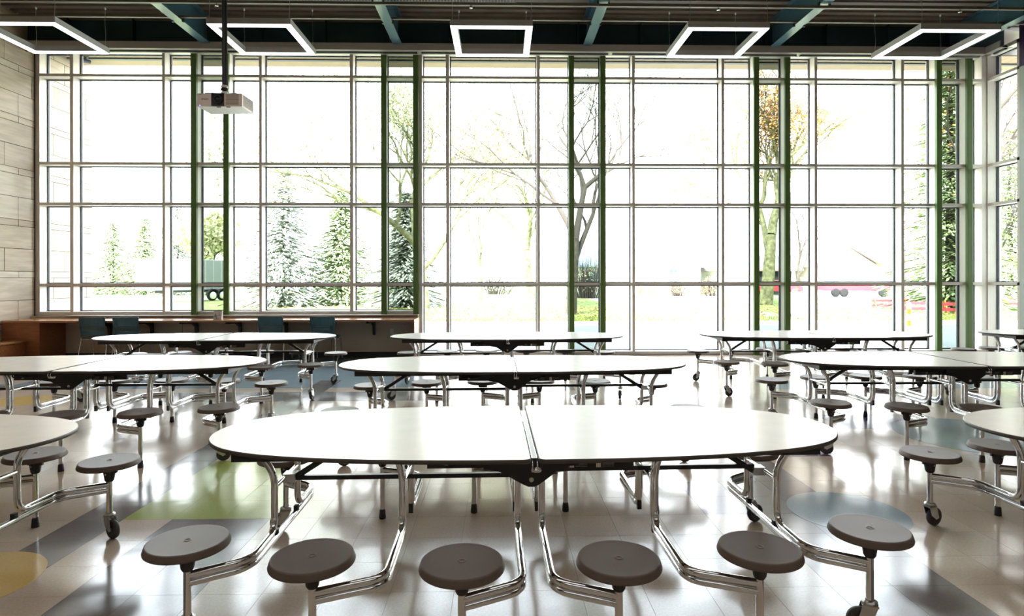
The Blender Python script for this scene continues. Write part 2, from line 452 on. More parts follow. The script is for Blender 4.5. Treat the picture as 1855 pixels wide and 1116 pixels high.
for px, zz in ((393, 5.78), (854, 5.78), (1302, 5.78), (1740, 5.78)):
    x = wx(px, 9.6)
    t = thing('sprinkler_head', {393: 'chrome sprinkler head just left of the projector pole', 854: 'chrome sprinkler head above the middle lamp ring',
               1302: 'chrome sprinkler head above the lamp ring second from the right', 1740: 'chrome sprinkler head above the rightmost lamp ring'}[px], 'sprinkler', (x, 9.60, 5.81), group='sprinkler heads')
    MB().lathe([(0, -.02), (.028, -.018), (.028, -.012), (.008, -.01), (.012, .035), (0, .035)], 12).build('deflector', chrome, t)
    MB().tube([(-.012, 0, .0), (-.02, 0, -.006), (-.012, 0, -.014)], .003, 5).tube([(.012, 0, 0), (.02, 0, -.006), (.012, 0, -.014)], .003, 5).build('frame_arm', chrome, t)

# ------------------------------------------------------------------ lamp rings
def ring(x, y, lab):
    t = thing('ring_pendant_lamp', lab, 'lamp', (x, y, 5.21), group='square lamp rings')
    s, wd_, h = .61, .105, .097
    e = s - wd_
    for (a, b, c, d) in ((-s, s, -s, -e), (-s, s, e, s), (-s, -e, -e, e), (e, s, -e, e)):
        MB().box(a, b, c, d, .012, h).build('housing', lampb, t)
    # lit underside, mitred
    lip = .006
    for k in range(4):
        o = MB().prism([(-s + lip, -s + lip), (s - lip, -s + lip), (e + lip, -e - lip), (-e - lip, -e - lip)], 'z', .0, .013).build('diffuser', lampw, t, rz=k * PI / 2)
    for a, b in ((-s + .03, -s + .03), (s - .03, -s + .03), (-s + .05, s - .03), (s - .05, s - .03)):
        top = .745 if b > 0 else .62
        pts = [(a, b, h), (a + .01, b, h + .2), (a - .006, b, h + .4), (a, b, top)]
        w_ = MB().tube(fillet(pts, .08, 3), .0035, 5).build('hanging_cable', brushed, t)
        MB().lathe([(0, 0), (.012, .0), (.012, .03), (0, .03)], 8, c=(a, b, top - .02)).build('cable_clip', white, w_)
for k, lab in enumerate(['white glowing square ring lamp cut off at the left edge, by the stone wall', 'white glowing square ring lamp just right of the projector pole',
                         'white glowing square ring lamp in the middle of the hall', 'white glowing square ring lamp second from the right', 'white glowing square ring lamp furthest right']):
    ring(wx((22.5, 450.5, 891, 1321.5, 1742)[k], 8.89), 9.50, lab)

# ------------------------------------------------------------------ projector
px_, py_ = wc(397.5, 6.4)
pj = thing('projector', 'beige ceiling projector with a black lens on a black pole', 'projector', (px_, py_, 3.335), R(-1))
b = MB().box(-.24, .24, 0, .30, .0, .135).build('shell', peach, pj); bevel(b, .012, 3)
b = MB().box(-.235, .235, .004, .295, -.006, .002).build('bottom_plate', white, pj)
for xx in (-.03, .07): MB().box(xx, xx + .04, .012, .02, -.012, -.005).build('catch', blackp, pj)
MB().box(-.08, .052, -.008, .01, .0, .133).build('lens_bay', lens, pj)
ld = MB().lathe([(.052, .0), (.052, .02), (.04, .022), (.03, .012), (0, .016)], 28, mat4=Matrix.Rotation(R(90), 4, 'X'), c=(-.012, -.004, .066)).build('lens_barrel', blackp, pj)
MB().lathe([(.03, 0), (.018, .008), (0, .011)], 20, mat4=Matrix.Rotation(R(90), 4, 'X'), c=(-.012, -.02, .066)).build('lens_glass', lens, ld)
v = MB()
for k in range(11): v.box(.072, .205, -.003, .004, .012 + k * .0105, .0155 + k * .0105)
v.build('front_vent', mat('vent_brown', (.25, .17, .14), .6), pj)
v = MB()
for k in range(11): v.box(.236, .243, .03, .27, .012 + k * .0105, .0155 + k * .0105)
v.build('side_vent', rubber, pj)
tx = bpy.data.curves.new('lettering', 'FONT'); tx.body = 'EPSON'; tx.size = .024; tx.align_x = 'CENTER'; tx.extrude = .0006
o = link('lettering', tx, pj); bpy.context.view_layer.update()
me = bpy.data.meshes.new_from_object(o.evaluated_get(bpy.context.evaluated_depsgraph_get())); bpy.data.objects.remove(o)
me.materials.clear(); me.materials.append(blackp)
o = link('lettering', me, pj, loc=(-.15, -.0015, .064)); o.rotation_euler = (R(90), 0, 0)
MB().box(-.212, -.185, -.002, .002, .122, .126).build('badge', blackp, pj)
MB().lathe([(0, 0), (.006, 0), (.006, .003), (0, .003)], 10, c=(-.205, .003, .006), mat4=Matrix.Rotation(R(90), 4, 'X')).build('status_light', mat('blue_led', (.1, .1, .9), .4, emit=(.25, .25, 1), es=3), pj)
mo = MB(); mo.lathe([(.05, .0), (.05, .012), (.03, .02), (.034, .035), (.03, .05)], 20, c=(.0, .12, .135)).build('mount_hub', white, pj)
m = MB()
for a, bq in ((-.17, .04), (.16, .05), (-.12, .24), (.14, .25)): m.tube([(0, .12, .15), (a * .6, (bq + .12) / 2, .158), (a, bq, .15), (a, bq, .135)], .006, 6)
m.build('mount_arm', brushed, pj)
MB().lathe([(.022, 0), (.022, .03), (.038, .035), (.038, .05), (.026, .055), (.026, .085)], 16, c=(0, .12, .165)).build('swivel', blackp, pj)
MB().lathe([(.03, 0), (.033, .004), (.033, .025), (.026, .03)], 16, c=(0, .12, .225)).build('pole_collar', peach, pj)
MB().cyl((0, .12, .245), (0, .12, 3.06), .0255, 20).build('pole', blackm, pj)
MB().tube(fillet([(.034, .10, .25), (.036, .10, .6), (.034, .1, 1.5), (.034, .1, 3.05)], .1), .005, 6).build('cable', blackp, pj)

# ------------------------------------------------------------------ wood counter on the knee wall
YC = 10.97
xe = wx(755, 11.3)
ct = thing('wood_counter', 'long wood topped counter with a mitred end panel under the left windows', 'counter', ((XL + xe) / 2, 11.3, 0))
ox, oy = (XL + xe) / 2, 11.3
def cb(x0, x1, y0, y1, z0, z1): return MB().box(x0 - ox, x1 - ox, y0 - oy, y1 - oy, z0, z1)
bevel(cb(XL + .01, xe, YC, 11.655, .725, .762).build('counter_top', woodt, ct), .004)
cb(xe - .035, xe, YC + .002, 11.64, 0, .725).build('end_panel', woodm, ct)
cb(XL + .012, wx(70, YC), YC + .02, 11.64, 0, .725).build('pedestal', woodm, ct)
for px in (197, 274, 355, 434, 518, 600, 677):
    x = wx(px, 11.6) - ox
    b_ = MB().prism([(11.645 - oy, .725), (YC + .08 - oy, .725), (YC + .08 - oy, .69), (11.45 - oy, .665), (11.59 - oy, .60), (11.61 - oy, .43), (11.645 - oy, .43)], 'x', x - .025, x + .025)
    b_.build('bracket', blackm, ct)
bx0, bx1 = XL + .01, wx(50, YC)
be = thing('wood_bench', 'low cherry wood bench block along the stone wall in front of the counter', 'bench', ((bx0 + bx1) / 2, 9.9, 0))
bw = (bx1 - bx0) / 2
bevel(MB().box(-bw, bw, -1.6, 1.06, .385, .41).build('bench_top', woodt, be), .003)
MB().box(-bw, bw - .02, -1.58, 1.04, 0.08, .385).box(-bw, bw - .06, -1.56, 1.0, 0, .08).build('bench_body', woodm, be)
# card on the counter
cx, cy = wx(395, 11.2), 11.2
c_ = thing('tabletop_card', 'small white card with a blue figure standing on the wood counter', 'card', (cx, cy, .762))
cc = MB().prism([(-.03, 0), (.03, 0), (.003, .165), (-.003, .165)], 'x', -.075, .075).build('card', cardw, c_)
pg = MB()
def pd(x0, z0, x1, z1, m=0):
    yf = lambda z: -.03 + .027 * z / .165 - .0012
    pg.add([(x0, yf(z0), z0), (x1, yf(z0), z0), (x1, yf(z1), z1), (x0, yf(z1), z1)], [(0, 1, 2, 3)], m)
pd(-.075, .153, .075, .163); pd(-.05, .085, -.03, .105); pd(-.055, .05, -.02, .08); pd(-.02, .06, .0, .068); pd(-.035, .02, -.01, .045); pd(.01, .085, .055, .092); pd(.01, .1, .05, .107); pd(.01, .07, .055, .077); pd(-.02, .01, .03, .016)
pg.build('printed_figure', cardb, cc)

# ------------------------------------------------------------------ teal chairs at the counter
def chair(x, y, rz, lab):
    t = thing('counter_chair', lab, 'chair', (x, y, 0), rz, group='teal chairs at the counter')
    # local: sitter looks towards +y; the back stands at -y
    bm = MB()
    def panel(z, w, yb): return [(-w, yb + .028), (-w * .55, yb + .006), (0, yb), (w * .55, yb + .006), (w, yb + .028)]
    def sheet(zs, mb, th=.008):
        rows = []
        for z, w, yb in zs: rows.append([(px, py, z) for px, py in panel(z, w, yb)])
        nn = len(rows); fr = [p for r in rows for p in r]; bk = [(p[0], p[1] + th, p[2]) for p in fr]; k = 5; off = len(fr)
        fs = []
        for i in range(nn - 1):
            for j in range(k - 1):
                a = i * k + j; fs.append((a, a + 1, a + k + 1, a + k)); fs.append((off + a + k, off + a + k + 1, off + a + 1, off + a))
            for j in (0, k - 1):
                a = i * k + j; fs.append((a, a + k, off + a + k, off + a) if j == 0 else (a, off + a, off + a + k, a + k))
        for i in (0, nn - 1):
            for j in range(k - 1):
                a = i * k + j; fs.append((a, off + a, off + a + 1, a + 1) if i == 0 else (a, a + 1, off + a + 1, off + a))
        mb.add(fr + bk, fs, 0, False)
    sheet([(.67, .205, -.265), (.74, .212, -.275), (.80, .216, -.285), (.83, .214, -.29)], bm)
    for k in range(6):
        z0 = .575 + k * .0165
        sheet([(z0, .198 + k * .001, -.245 - k * .003), (z0 + .0115, .199 + k * .001, -.247 - k * .003)], bm)
    sheet([(.50, .185, -.235), (.555, .195, -.242), (.573, .197, -.244)], bm)
    for s in (-1, 1): bm.tube([(s * .19, -.215, .47), (s * .2, -.225, .6), (s * .212, -.25, .82)], .013, 8)
    bm.build('backrest', chairm, t)
    st = MB().prism([(-.21, -.18), (.21, -.18), (.225, .0), (.22, .19), (.16, .235), (-.16, .235), (-.22, .19), (-.225, .0)], 'z', .435, .46).build('seat', chairm, t); bevel(st, .01, 3)
    for s in (-1, 1):
        MB().tube(fillet([(s * .205, -.20, .45), (s * .215, -.19, .40), (s * .235, -.27, 0.02)], .03), .0105, 8).build('leg', chrome, t)
        MB().tube(fillet([(s * .205, -.12, .425), (s * .22, .16, .42), (s * .235, .23, 0.02)], .04), .0105, 8).build('leg', chrome, t)
        for y_ in (-.27, .23): MB().lathe([(0, 0), (.014, 0), (.014, .03), (.011, .035)], 10, c=(s * .235, y_, 0)).build('glide', blackp, t)
    MB().cyl((-.2, -.13, .425), (.2, -.13, .425), .009, 8).build('cross_rod', chrome, t)
for px, Z, rz, lab in ((163, 10.72, 4, 'teal plastic chair at the counter nearest the stone wall'), (224, 10.75, 4, 'teal plastic chair at the counter, second from the stone wall'),
                       (488, 10.78, 2, 'teal plastic chair at the counter, third from the stone wall'), (583, 10.78, 0, 'teal plastic chair nearest the open end of the counter')):
    x, y = wc(px, Z); chair(x, y + .27, R(rz), lab)

# ================================================================== CAFETERIA TABLES
HL, GAP = 1.555, .016
wpro = [(0, .545), (.35, .54), (.7, .515), (1.0, .468), (1.2, .415), (1.35, .345), (1.45, .265), (1.52, .165), (1.55, .07), (1.555, 0)]
def halfshape(s):
    pts = []
    def sm(t):                                # smooth width profile
        for (a, wa), (b, wb) in zip(wpro, wpro[1:]):
            if a <= t <= b: return wa + (wb - wa) * (t - a) / (b - a)
        return 0
    def cat(p0, p1, p2, p3, t): return tuple(.5 * ((2 * b) + (-a + c) * t + (2 * a - 5 * b + 4 * c - d) * t * t + (-a + 3 * b - 3 * c + d) * t ** 3) for a, b, c, d in zip(p0, p1, p2, p3))
    ctrl = [(-.35, .54)] + wpro + [(1.55, -.07), (1.52, -.165)]
    out = []
    for i in range(1, len(wpro)):
        for k in range(5): out.append(cat(ctrl[i - 1], ctrl[i], ctrl[i + 1], ctrl[i + 2], k / 5))
    out.append((HL, 0))
    out = [p for p in out if p[0] > GAP + .05]
    r = .03
    cor = [(GAP + r * (1 - math.cos(a)), .545 - r * (1 - math.sin(a))) for a in [PI / 2 * q / 4 for q in range(5)]]
    up = cor + out
    full = [(x, -y) for x, y in up] + [(x, y) for x, y in reversed(up[:-1])]
    return [(s * x, y) for x, y in full]
def inset(pts, d):
    n = len(pts); out = []
    for i in range(n):
        a, b, c = Vector(pts[i - 1]), Vector(pts[i]), Vector(pts[(i + 1) % n])
        t = (c - a).normalized(); nn = Vector((-t.y, t.x)); out.append((b.x + nn.x * d, b.y + nn.y * d))
    return out
def make_table():
    t = thing('cafeteria_table', 'x', 'table')
    for s in (-1, 1):
        pts = halfshape(s)
        if s < 0: pts = pts[::-1]
        n = len(pts)
        # laminate: top sheet and underside; band: rounded dark rim
        inn = inset(pts, .004)
        tp = MB().prism(inn, 'z', .7215, .7405).build('tabletop', lamin, t)
        rings = [(inset(pts, .0045), .7402), (inset(pts, .001), .7385), (pts, .735), (pts, .726), (inset(pts, .003), .7215), (inset(pts, .012), .7205)]
        m = MB(); vs = [(p[0], p[1], z) for rg, z in rings for p in rg]
        fs = [(r * n + i, (r + 1) * n + i, (r + 1) * n + (i + 1) % n, r * n + (i + 1) % n) for r in range(len(rings) - 1) for i in range(n)]
        m.add(vs, fs, 0, True); m.build('edge_band', edgem, tp)
        # black apron frame
        x0, x1 = s * .05, s * 1.36
        ap = MB()
        for q in (-1, 1): ap.box(min(x0, x1), max(x0, x1), q * .28 - .015, q * .28 + .015, .672, .720)
        for xx in (s * .62, s * 1.345): ap.box(xx - .015, xx + .015, -.265, .265, .675, .720)
        ap.build('apron', blackm, t)
        # link plate and lever under the middle
        lk = MB().box(min(s * .05, s * .48), max(s * .05, s * .48), -.275, -.25, .625, .70).build('hinge_rail', blackm, t)
        zb = .505 if s < 0 else .532
        MB().box(min(s * .03, s * 1.17), max(s * .03, s * 1.17), -.012, .012, zb - .011, zb + .011).build('long_bar', blackm, t)
        MB().tube([(s * 1.17, 0, .505), (s * .86, 0, .70)], .016, 6).build('brace', blackm, t)
        MB().box(s * 1.19 - .03, s * 1.19 + .03, -.03, .03, .49, .53).build('brace_clamp', brushed, t)
        # base frames: outer, middle, inner
        for si, (xs, yc, xp, yp) in enumerate(((1.21, .46, 1.41, .586), (.61, .64, .866, .745), (.058, .70, .295, .813))):
            ZU, ZL, rt = .306, .274, .0155
            if si == 0:           # only the end frames run through from side to side
                MB().tube(fillet([(s * xp, -yp, ZL), (s * xs, -yc, ZL), (s * xs, yc, ZL), (s * xp, yp, ZL)], .075, 5), rt, 10).build('base_tube', chrome, t)
            else:
                for q in (-1, 1):  # the lower tube nests around the leg tube and rises beside it to the top
                    ob = .045 if si == 1 else .0005; yn = q * (.17 - .034)
                    MB().tube(fillet([(s * xp, q * yp, ZL), (s * xs, q * yc, ZL), (s * xs, yn, ZL), (s * xs, yn, .575), (s * (xs + ob), yn, .70)], [.075, .11, .05], 6), .0155, 12).build('base_tube', chrome, t)
            for q in (-1, 1):
                ox_ = {0: .085, 1: .045, 2: 0}[si]
                yl = .17
                path = [(s * xp, q * yp, ZU), (s * xs, q * yc, ZU), (s * xs, q * yl, ZU), (s * xs, q * yl, .575)]
                rr = [.075, .075]
                if ox_: path += [(s * (xs + ox_), q * yl, .70)]; rr += [.05]
                else: path += [(s * xs, q * yl, .70)]; rr += [.01]
                lg = MB().tube(fillet(path, rr, 5), .0165, 12).build('leg', chrome, t)
                MB().box(s * xs - .011, s * xs + .011, q * yl - .02 * q - .012, q * yl - .02 * q + .012, .262, .31).build('weld_plug', blackp, lg)
                # stool: seat, bracket, post, foot
                X, Y = s * xp, q * yp
                se = MB().lathe([(0, .4478), (.010, .4478), (.012, .4492), (.014, .4478), (.02, .4477), (.06, .4478), (.11, .4482), (.142, .4490), (.147, .4493), (.1505, .4488), (.153, .4470), (.154, .4450), (.155, .442), (.1598, .428), (.1605, .425), (.1595, .421), (.157, .419), (.15, .418), (.05, .415), (0, .415)], 40, c=(0, 0, 0)) \
                    .build('seat', seatm, t, loc=(X, Y, 0))
                br = MB().lathe([(.058, .418), (.052, .410), (.038, .403), (.031, .375), (.025, .335), (.019, .325)], 14)
                br.box(-.044, .044, -.007, .007, .375, .413).build('seat_bracket', blackp, se)
                MB().cyl((0, -.038, .375), (0, .038, .375), .006, 8).build('bolt', chrome, se)
                z0 = .13 if si == 0 else .03
                po = MB().cyl((X, Y, z0), (X, Y, .34), .0155, 12).build('post', chrome, t)
                if si == 0:
                    ca = MB()
                    ca.lathe([(.018, .145), (.03, .14), (.032, .128), (.02, .124)], 16)
                    ca.prism([(-.03, .128), (.03, .128), (.052, .05), (.03, .04), (-.01, .07)], 'y', -.021, -.018)
                    ca.prism([(-.03, .128), (.03, .128), (.052, .05), (.03, .04), (-.01, .07)], 'y', .018, .021)
                    ca.box(-.03, .03, -.021, .021, .118, .128)
                    a_ = random.choice((20, 200, -25, 160))
                    cst = ca.build('caster_fork', brushed, t, loc=(X, Y, 0), rz=R(a_))
                    MB().lathe([(0, -.009), (.036, -.011), (.04, -.013), (.052, -.012), (.055, -.006), (.055, .006), (.052, .012), (.04, .013), (.036, .011), (0, .009)], 28,
                               mat4=Matrix.Rotation(R(90), 4, 'X'), c=(.035, 0, .055)).build('wheel', rubber, cst)
                    MB().cyl((.035, -.024, .055), (.035, .024, .055), .008, 10).build('axle', brushed, cst)
                else:
                    MB().lathe([(0, 0), (.021, 0), (.022, .008), (.0185, .05), (.0155, .056), (.0155, .06)], 14, c=(X, Y, 0)).build('glide', blackp, po)
            MB().cyl((s * xs, -.17, .515), (s * xs, .17, .515), .0115, 10).build('cross_bar', chrome, t)
    # centre hinge plates on both long sides
    for q in (-1, 1):
        y0, y1 = q * .30, q * .294
        gp = MB().prism([(-.22, .705), (-.22, .625), (-.15, .615), (-.035, .552), (-.015, .543), (.015, .543), (.035, .552), (.15, .635), (.22, .64), (.22, .705)], 'y', min(y0, y1), max(y0, y1)).build('hinge_plate', blackm, t)
        MB().lathe([(0, 0), (.010, 0), (.012, .003), (0, .007)][::-1], 14, mat4=Matrix.Rotation(R(90 * q * -1), 4, 'X') @ Matrix.Scale(-1, 4, (0, 0, 1)), c=(0, q * .302, .575)).build('pivot_bolt', brushed, gp)
    # torsion bar lying in the gap between both tops
    hb = MB()
    pth = [(0, -.515, .68), (0, -.535, .71), (0, -.50, .731), (0, .44, .731), (0, .47, .71)]
    for dx in (-.0105, .0105): hb.tube(fillet([(dx, p[1], p[2]) for p in pth], .02, 4), .0032, 8)
    h_ = hb.build('hinge_bar', chrome, t)
    MB().box(-.0085, .0085, -.50, .44, .712, .734).build('hinge_insert', blackm, h_)
    MB().lathe([(0, 0), (.02, .002), (.024, .01), (.02, .018), (0, .02)], 14, c=(.008, -.50, .675)).build('hinge_knuckle', chrome, h_)
    # pull handle and stickers on the near rail
    MB().tube(fillet([(-.45, -.30, .69), (-.47, -.315, .665), (-.44, -.315, .655), (-.38, -.30, .655), (-.30, -.30, .66)], .015), .006, 6).build('lock_lever', blackm, t)
    MB().prism([(-.395, .655), (-.375, .655), (-.368, .60), (-.395, .60), (-.408, .595), (-.40, .62)], 'y', -.07, -.055).build('lever_tab', blackm, t)
    MB().box(-.40, -.382, -.2965, -.2955, .645, .66).build('sticker', labw, t, )
    m = MB().box(.17, .392, -.2965, -.2955, .625, .660, 0).box(.170, .173, -.2975, -.2965, .625, .660, 2)
    for x in (.176, .30): m.box(x, x + .022, -.2975, -.2965, .628, .657, 1)
    for x in (.204, .328):
        for k in range(4): m.box(x, x + .055, -.2975, -.2965, .631 + k * .007, .6335 + k * .007, 3)
    m.build('warning_label', [blackp, labw, labr, mat('label_print', (.3, .28, .26), .5)], t)
    return t
proto = make_table()
# camera-frame centre (x, depth), turn in degrees, label
TB = [((.065, 3.08), 1.0, 'cream oval folding table with attached stools in the middle front'),
      ((-3.755, 2.90), .0, 'cream oval folding table with attached stools cut off at the lower left edge'),
      ((3.93, 3.09), -.6, 'cream oval folding table with attached stools cut off at the lower right edge'),
      ((-.01, 5.47), .6, 'cream oval folding table with attached stools directly behind the middle front one'),
      ((-3.87, 5.53), .6, 'oval folding table of the second row, its left end out of frame'),
      ((4.10, 5.74), -1., 'oval folding table of the second row, its right end out of frame'),
      ((-.10, 8.12), .2, 'cream oval folding table in the middle of the last row before the window'),
      ((-3.95, 8.02), .6, 'oval folding table in the last row in front of the teal chairs'),
      ((4.10, 8.28), -.8, 'whole oval folding table in the last row right of the middle one'),
      ((8.12, 8.45), -1., 'oval folding table in the last row, cut off at the right picture edge')]
for i, ((xc, zc), rz, lab) in enumerate(TB):
    o = proto if i == 0 else copy_tree(proto)
    o.location = (xc * CT + zc * ST, -xc * ST + zc * CT, 0)
    o.rotation_euler = (0, 0, R(rz)); o['label'] = lab; o['group'] = 'oval cafeteria tables'
    if i:
        for ch in o.children:
            if ch.name.startswith('caster_fork'): ch.rotation_euler = (0, 0, R(random.choice((20, 200, -30, 150, 80, 250))))

# ================================================================== OUTDOORS
MB().box(-90, 130, YG + .1, 20.2, -.12, -.02).build('asphalt_lot', asph, kind='structure')
lw = MB().box(-90, 130, 20.4, 200, -.15, -.03).build('lawn', grass, kind='structure')
MB().box(-90, 130, 20.2, 20.4, -.12, .06).build('trim_2', curbm, kind='structure')
MB().box(-90, 130, 46, 53, -.1, -.015).build('street', asph, lw)
MB().box(6.4, 12, 20.4, 46, -.1, -.018).build('driveway', asph, lw)
dr = MB()
for k in range(9000):
    x = random.uniform(-14, 22); y = 20.5 + abs(random.gauss(0, 8)); s = random.uniform(.05, .11); a = random.random() * PI
    z = .0 if y > 20.4 else .05
    c, q = math.cos(a) * s, math.sin(a) * s
    dr.add([(x + c, y + q, z), (x - q, y + c, z + .02), (x - c, y - q, z), (x + q, y - c, z + .03)], [(0, 1, 2, 3)])
dr.build('fallen_leaves', leafl, label='yellow fallen leaves scattered over the lawn beyond the curb', cat='leaves', kind='stuff')
# grass tufts along the curb
gt = MB()
for k in range(5000):
    x = random.uniform(-12, 22); y = random.uniform(20.4, 23); h = random.uniform(.05, .16); w_ = .015
    gt.add([(x - w_, y, -.03), (x + w_, y, -.03), (x + random.uniform(-.05, .05), y + random.uniform(-.05, .05), h)], [(0, 1, 2)])
gt.build('grass_tufts', grass, label='ragged green grass tufts along the far curb of the lot', cat='grass', kind='stuff')
# soffit planks over the outside of the window
sp = link('roof_soffit', None, label='peach wood plank soffit outside above the top window panes', cat='soffit')
x = XL + .1; k = 0
while x < XR + 1.6:
    MB().box(x + .004, x + .196, 12.07, 12.48, 6.01, 6.03).build('plank', soff, sp); x += .2; k += 1
MB().box(XL + .1, XR + 1.6, 12.48, 12.56, 5.985, 6.03).build('soffit_slot', gask, sp)
MB().box(XL + .1, XR + 1.6, 12.56, 12.86, 5.99, 6.03).build('edge_board', soff, sp)
MB().box(XL - .3, XR + 1.6, 12.86, 12.9, 5.99, 6.5).box(XL - .3, XR + 1.6, 12.02, 12.9, 6.5, 6.6).build('fascia_board', fascm, sp)

x = wx(156, 12.4)
t = thing('outdoor_camera', 'small dark camera under the soffit outside the second window column from the left', 'camera', (x, 12.4, 5.9))
MB().lathe([(0, .11), (.05, .11), (.05, .085), (.018, .08), (.018, .03)], 14).build('mount', rubber, t)
MB().cyl((-.06, -.09, .0), (.03, .08, .02), .04, 14).build('camera_body', gask, t)

def leaves(n, fn, size, mb=None, m=0):
    mb = mb or MB()
    for k in range(n):
        c = Vector(fn()); s = size * random.uniform(.6, 1.3)
        d = Vector((random.gauss(0, 1), random.gauss(0, 1), random.gauss(0, 1))).normalized(); e = d.orthogonal().normalized()
        mb.add([c - d * s, c + e * s * .6, c + d * s, c - e * s * .6], [(0, 1, 2, 3)], m)
    return mb
def conifer(px, Z, h, r, m, lab, dens=1., cat='tree'):
    x, y = wc(px, Z)
    t = thing('spruce_tree', lab, cat, (x, y, 0), random.random() * 6, group='trees outside')
    MB().tube([(0, 0, -.1), (0, 0, h * .5), (0, 0, h * .97)], .1, 8, radii=[.03 * h * .6, .02 * h * .6, .01]).build('trunk', bark, t)
    br = MB(); lv = MB(); z = h * .06
    while z < h * .98:
        f = 1 - z / h
        nb = 9
        for k in range(nb):
            a = 2 * PI * k / nb + random.uniform(-.3, .3); L = r * (f ** .85) * random.uniform(.8, 1.1) + .12
            e = Vector((math.cos(a) * L, math.sin(a) * L, z - L * .25 + random.uniform(-.1, .1)))
            br.tube([(0, 0, z), tuple(e)], .02, 4, cap=False)
            nl = int(16 * dens * (L + .3))
            for q in range(nl):
                u = random.uniform(.15, 1); p = Vector((0, 0, z)).lerp(e, u)
                sd = Vector((random.gauss(0, .16), random.gauss(0, .16), random.gauss(-.06, .08))) * (1 + L * .25)
                d = Vector((math.cos(a), math.sin(a), -.3)) * .22; p = p + sd; wv = Vector((-math.sin(a), math.cos(a), random.uniform(-.4, .4))) * .06
                lv.add([p - d, p + wv, p + d, p - wv], [(0, 1, 2, 3)])
        z += h * .03 + .08
    br.build('branch', bark, t, kind='stuff'); lv.build('foliage', m, t, kind='stuff')
def bare(px, Z, h, lab, seed, bk=bark, lf=None, nl=0, lean=0., depth=6, r0=None, spread=.5, lsz=.09, fork=.3, name='bare_tree', dec=(.62, .85)):
    rnd = random.Random(seed); x, y = wc(px, Z)
    t = thing(name, lab, 'tree', (x, y, -.03), 0, group='trees outside')
    tr = MB(); bm = MB(); tips = []
    def grow(p, d, L, r, dep):
        pts = [p]; dd = d
        for k in range(3):
            j = .04 if dep == depth else .13; dd = (dd + Vector((rnd.gauss(0, j), rnd.gauss(0, j), rnd.gauss(.03, .06)))).normalized(); pts.append(pts[-1] + dd * L / 3)
        (tr if dep == depth else bm).tube(pts, r, 8 if dep == depth else (6 if dep > 3 else 4), cap=False, radii=[r, r * .88, r * .78, r * .66])
        if dep <= 4: tips.extend(pts[1:])
        if dep <= 0: return
        nb = 3 if dep > 2 else rnd.choice((2, 3))
        for k in range(nb):
            ax = Vector((rnd.gauss(0, 1), rnd.gauss(0, 1), rnd.gauss(0, .4)))
            nd = (dd + ax.normalized() * spread * rnd.uniform(.6, 1.5)).normalized()
            nd.z = max(nd.z, -.1)
            grow(pts[-1] if k < 2 else pts[2], nd.normalized(), L * rnd.uniform(*dec), r * (.66 if k == 0 else .5), dep - 1)
    grow(Vector((0, 0, 0)), Vector((lean, 0, 1)).normalized(), h * fork, r0 or h * .014, depth)
    tr.build('trunk', bk, t); bm.build('branches', bk if bk is barkg else twig, t, kind='stuff')
    if lf and nl:
        def f():
            p = rnd.choice(tips); return (p.x + rnd.gauss(0, .25), p.y + rnd.gauss(0, .25), p.z + rnd.gauss(0, .2))
        leaves(nl, f, lsz).build('foliage', lf, t, kind='stuff')
def bush(px, Z, h, r, m, lab, n=1500, twg=60):
    x, y = wc(px, Z); t = thing('shrub', lab, 'shrub', (x, y, -.03), 0, group='shrubs outside')
    b = MB()
    for k in range(twg):
        a = random.random() * 6.28; L = random.uniform(.1, 1.1); e = (math.cos(a) * r * L * .9, math.sin(a) * r * L * .9, h * random.uniform(.6, 1))
        mid = (e[0] * .7, e[1] * .7, e[2] * random.uniform(.35, .6)); b.tube([(e[0] * .45, e[1] * .45, 0), mid, e], .012, 4, cap=False, radii=[.03, .02, .008])
        for q in range(2):
            f = (mid[0] + random.gauss(0, r * .35), mid[1] + random.gauss(0, r * .35), mid[2] + random.uniform(-.3, .4) * h); b.tube([mid, f], .01, 3, cap=False)
    b.build('stems', twig, t, kind='stuff')
    if n:
        def f():
            a = random.random() * 6.28; u = random.random() ** .5; return (math.cos(a) * r * u, math.sin(a) * r * u, h * (.15 + .8 * random.random() * (1.1 - u * .5)))
        leaves(n, f, .07).build('foliage', m, t, kind='stuff')
conifer(205, 62, 7.5, 3.4, needles, 'low round dark evergreen far behind the leftmost window bay', 1.0)
conifer(262, 60, 8, 3.2, needles, 'evergreen right of the first one, far behind the leftmost window bay', 1.0)
conifer(322, 58, 8.6, 2.6, needlesb, 'bluish spruce behind the white trailer, left of the first green post', 1.1)
bare(386, 56, 16, 'dense yellow green tree rising above the white trailer', 5, bark, leafy, 9000, depth=5, spread=.75, fork=.16, lsz=.22, name='leafy_tree')
conifer(512, 34, 8.3, 3.2, needlesb, 'large pale spruce behind the second window bay, left of two', 1.3)
conifer(618, 36, 7.0, 2.9, needles, 'large spruce behind the second window bay, right of two', 1.2)
conifer(735, 33, 6.5, 2.6, needlesb, 'blue grey spruce low between the second pair of green posts', 1.6)
bare(767, 27, 23, 'tall tree with sparse yellow green leaves behind the second pair of green posts', 12, barkg, leafy, 15000, depth=7, lsz=.07, spread=.6, fork=.125, dec=(.74, .92), name='leafy_tree')
bare(870, 40, 23, 'bare tree left of centre beyond the lawn', 21, barkg, r0=.14, lf=leafy, nl=900, depth=7, fork=.15, dec=(.72, .92))
bare(962, 46, 25, 'bare tree right of centre beyond the lawn, branches arching left', 22, barkg, None, 0, lean=-.15, depth=7, fork=.15, dec=(.72, .92))
bare(1034, 26, 19, 'bare dark branched tree between the third pair of green posts', 31, bark, leafo, 700, depth=7, spread=.5, lean=.02, fork=.17, lsz=.06, dec=(.72, .9))
bush(1066, 47, 3.2, 2.0, needles, 'bare twiggy shrub in front of the grey roofed house', 260, 110)
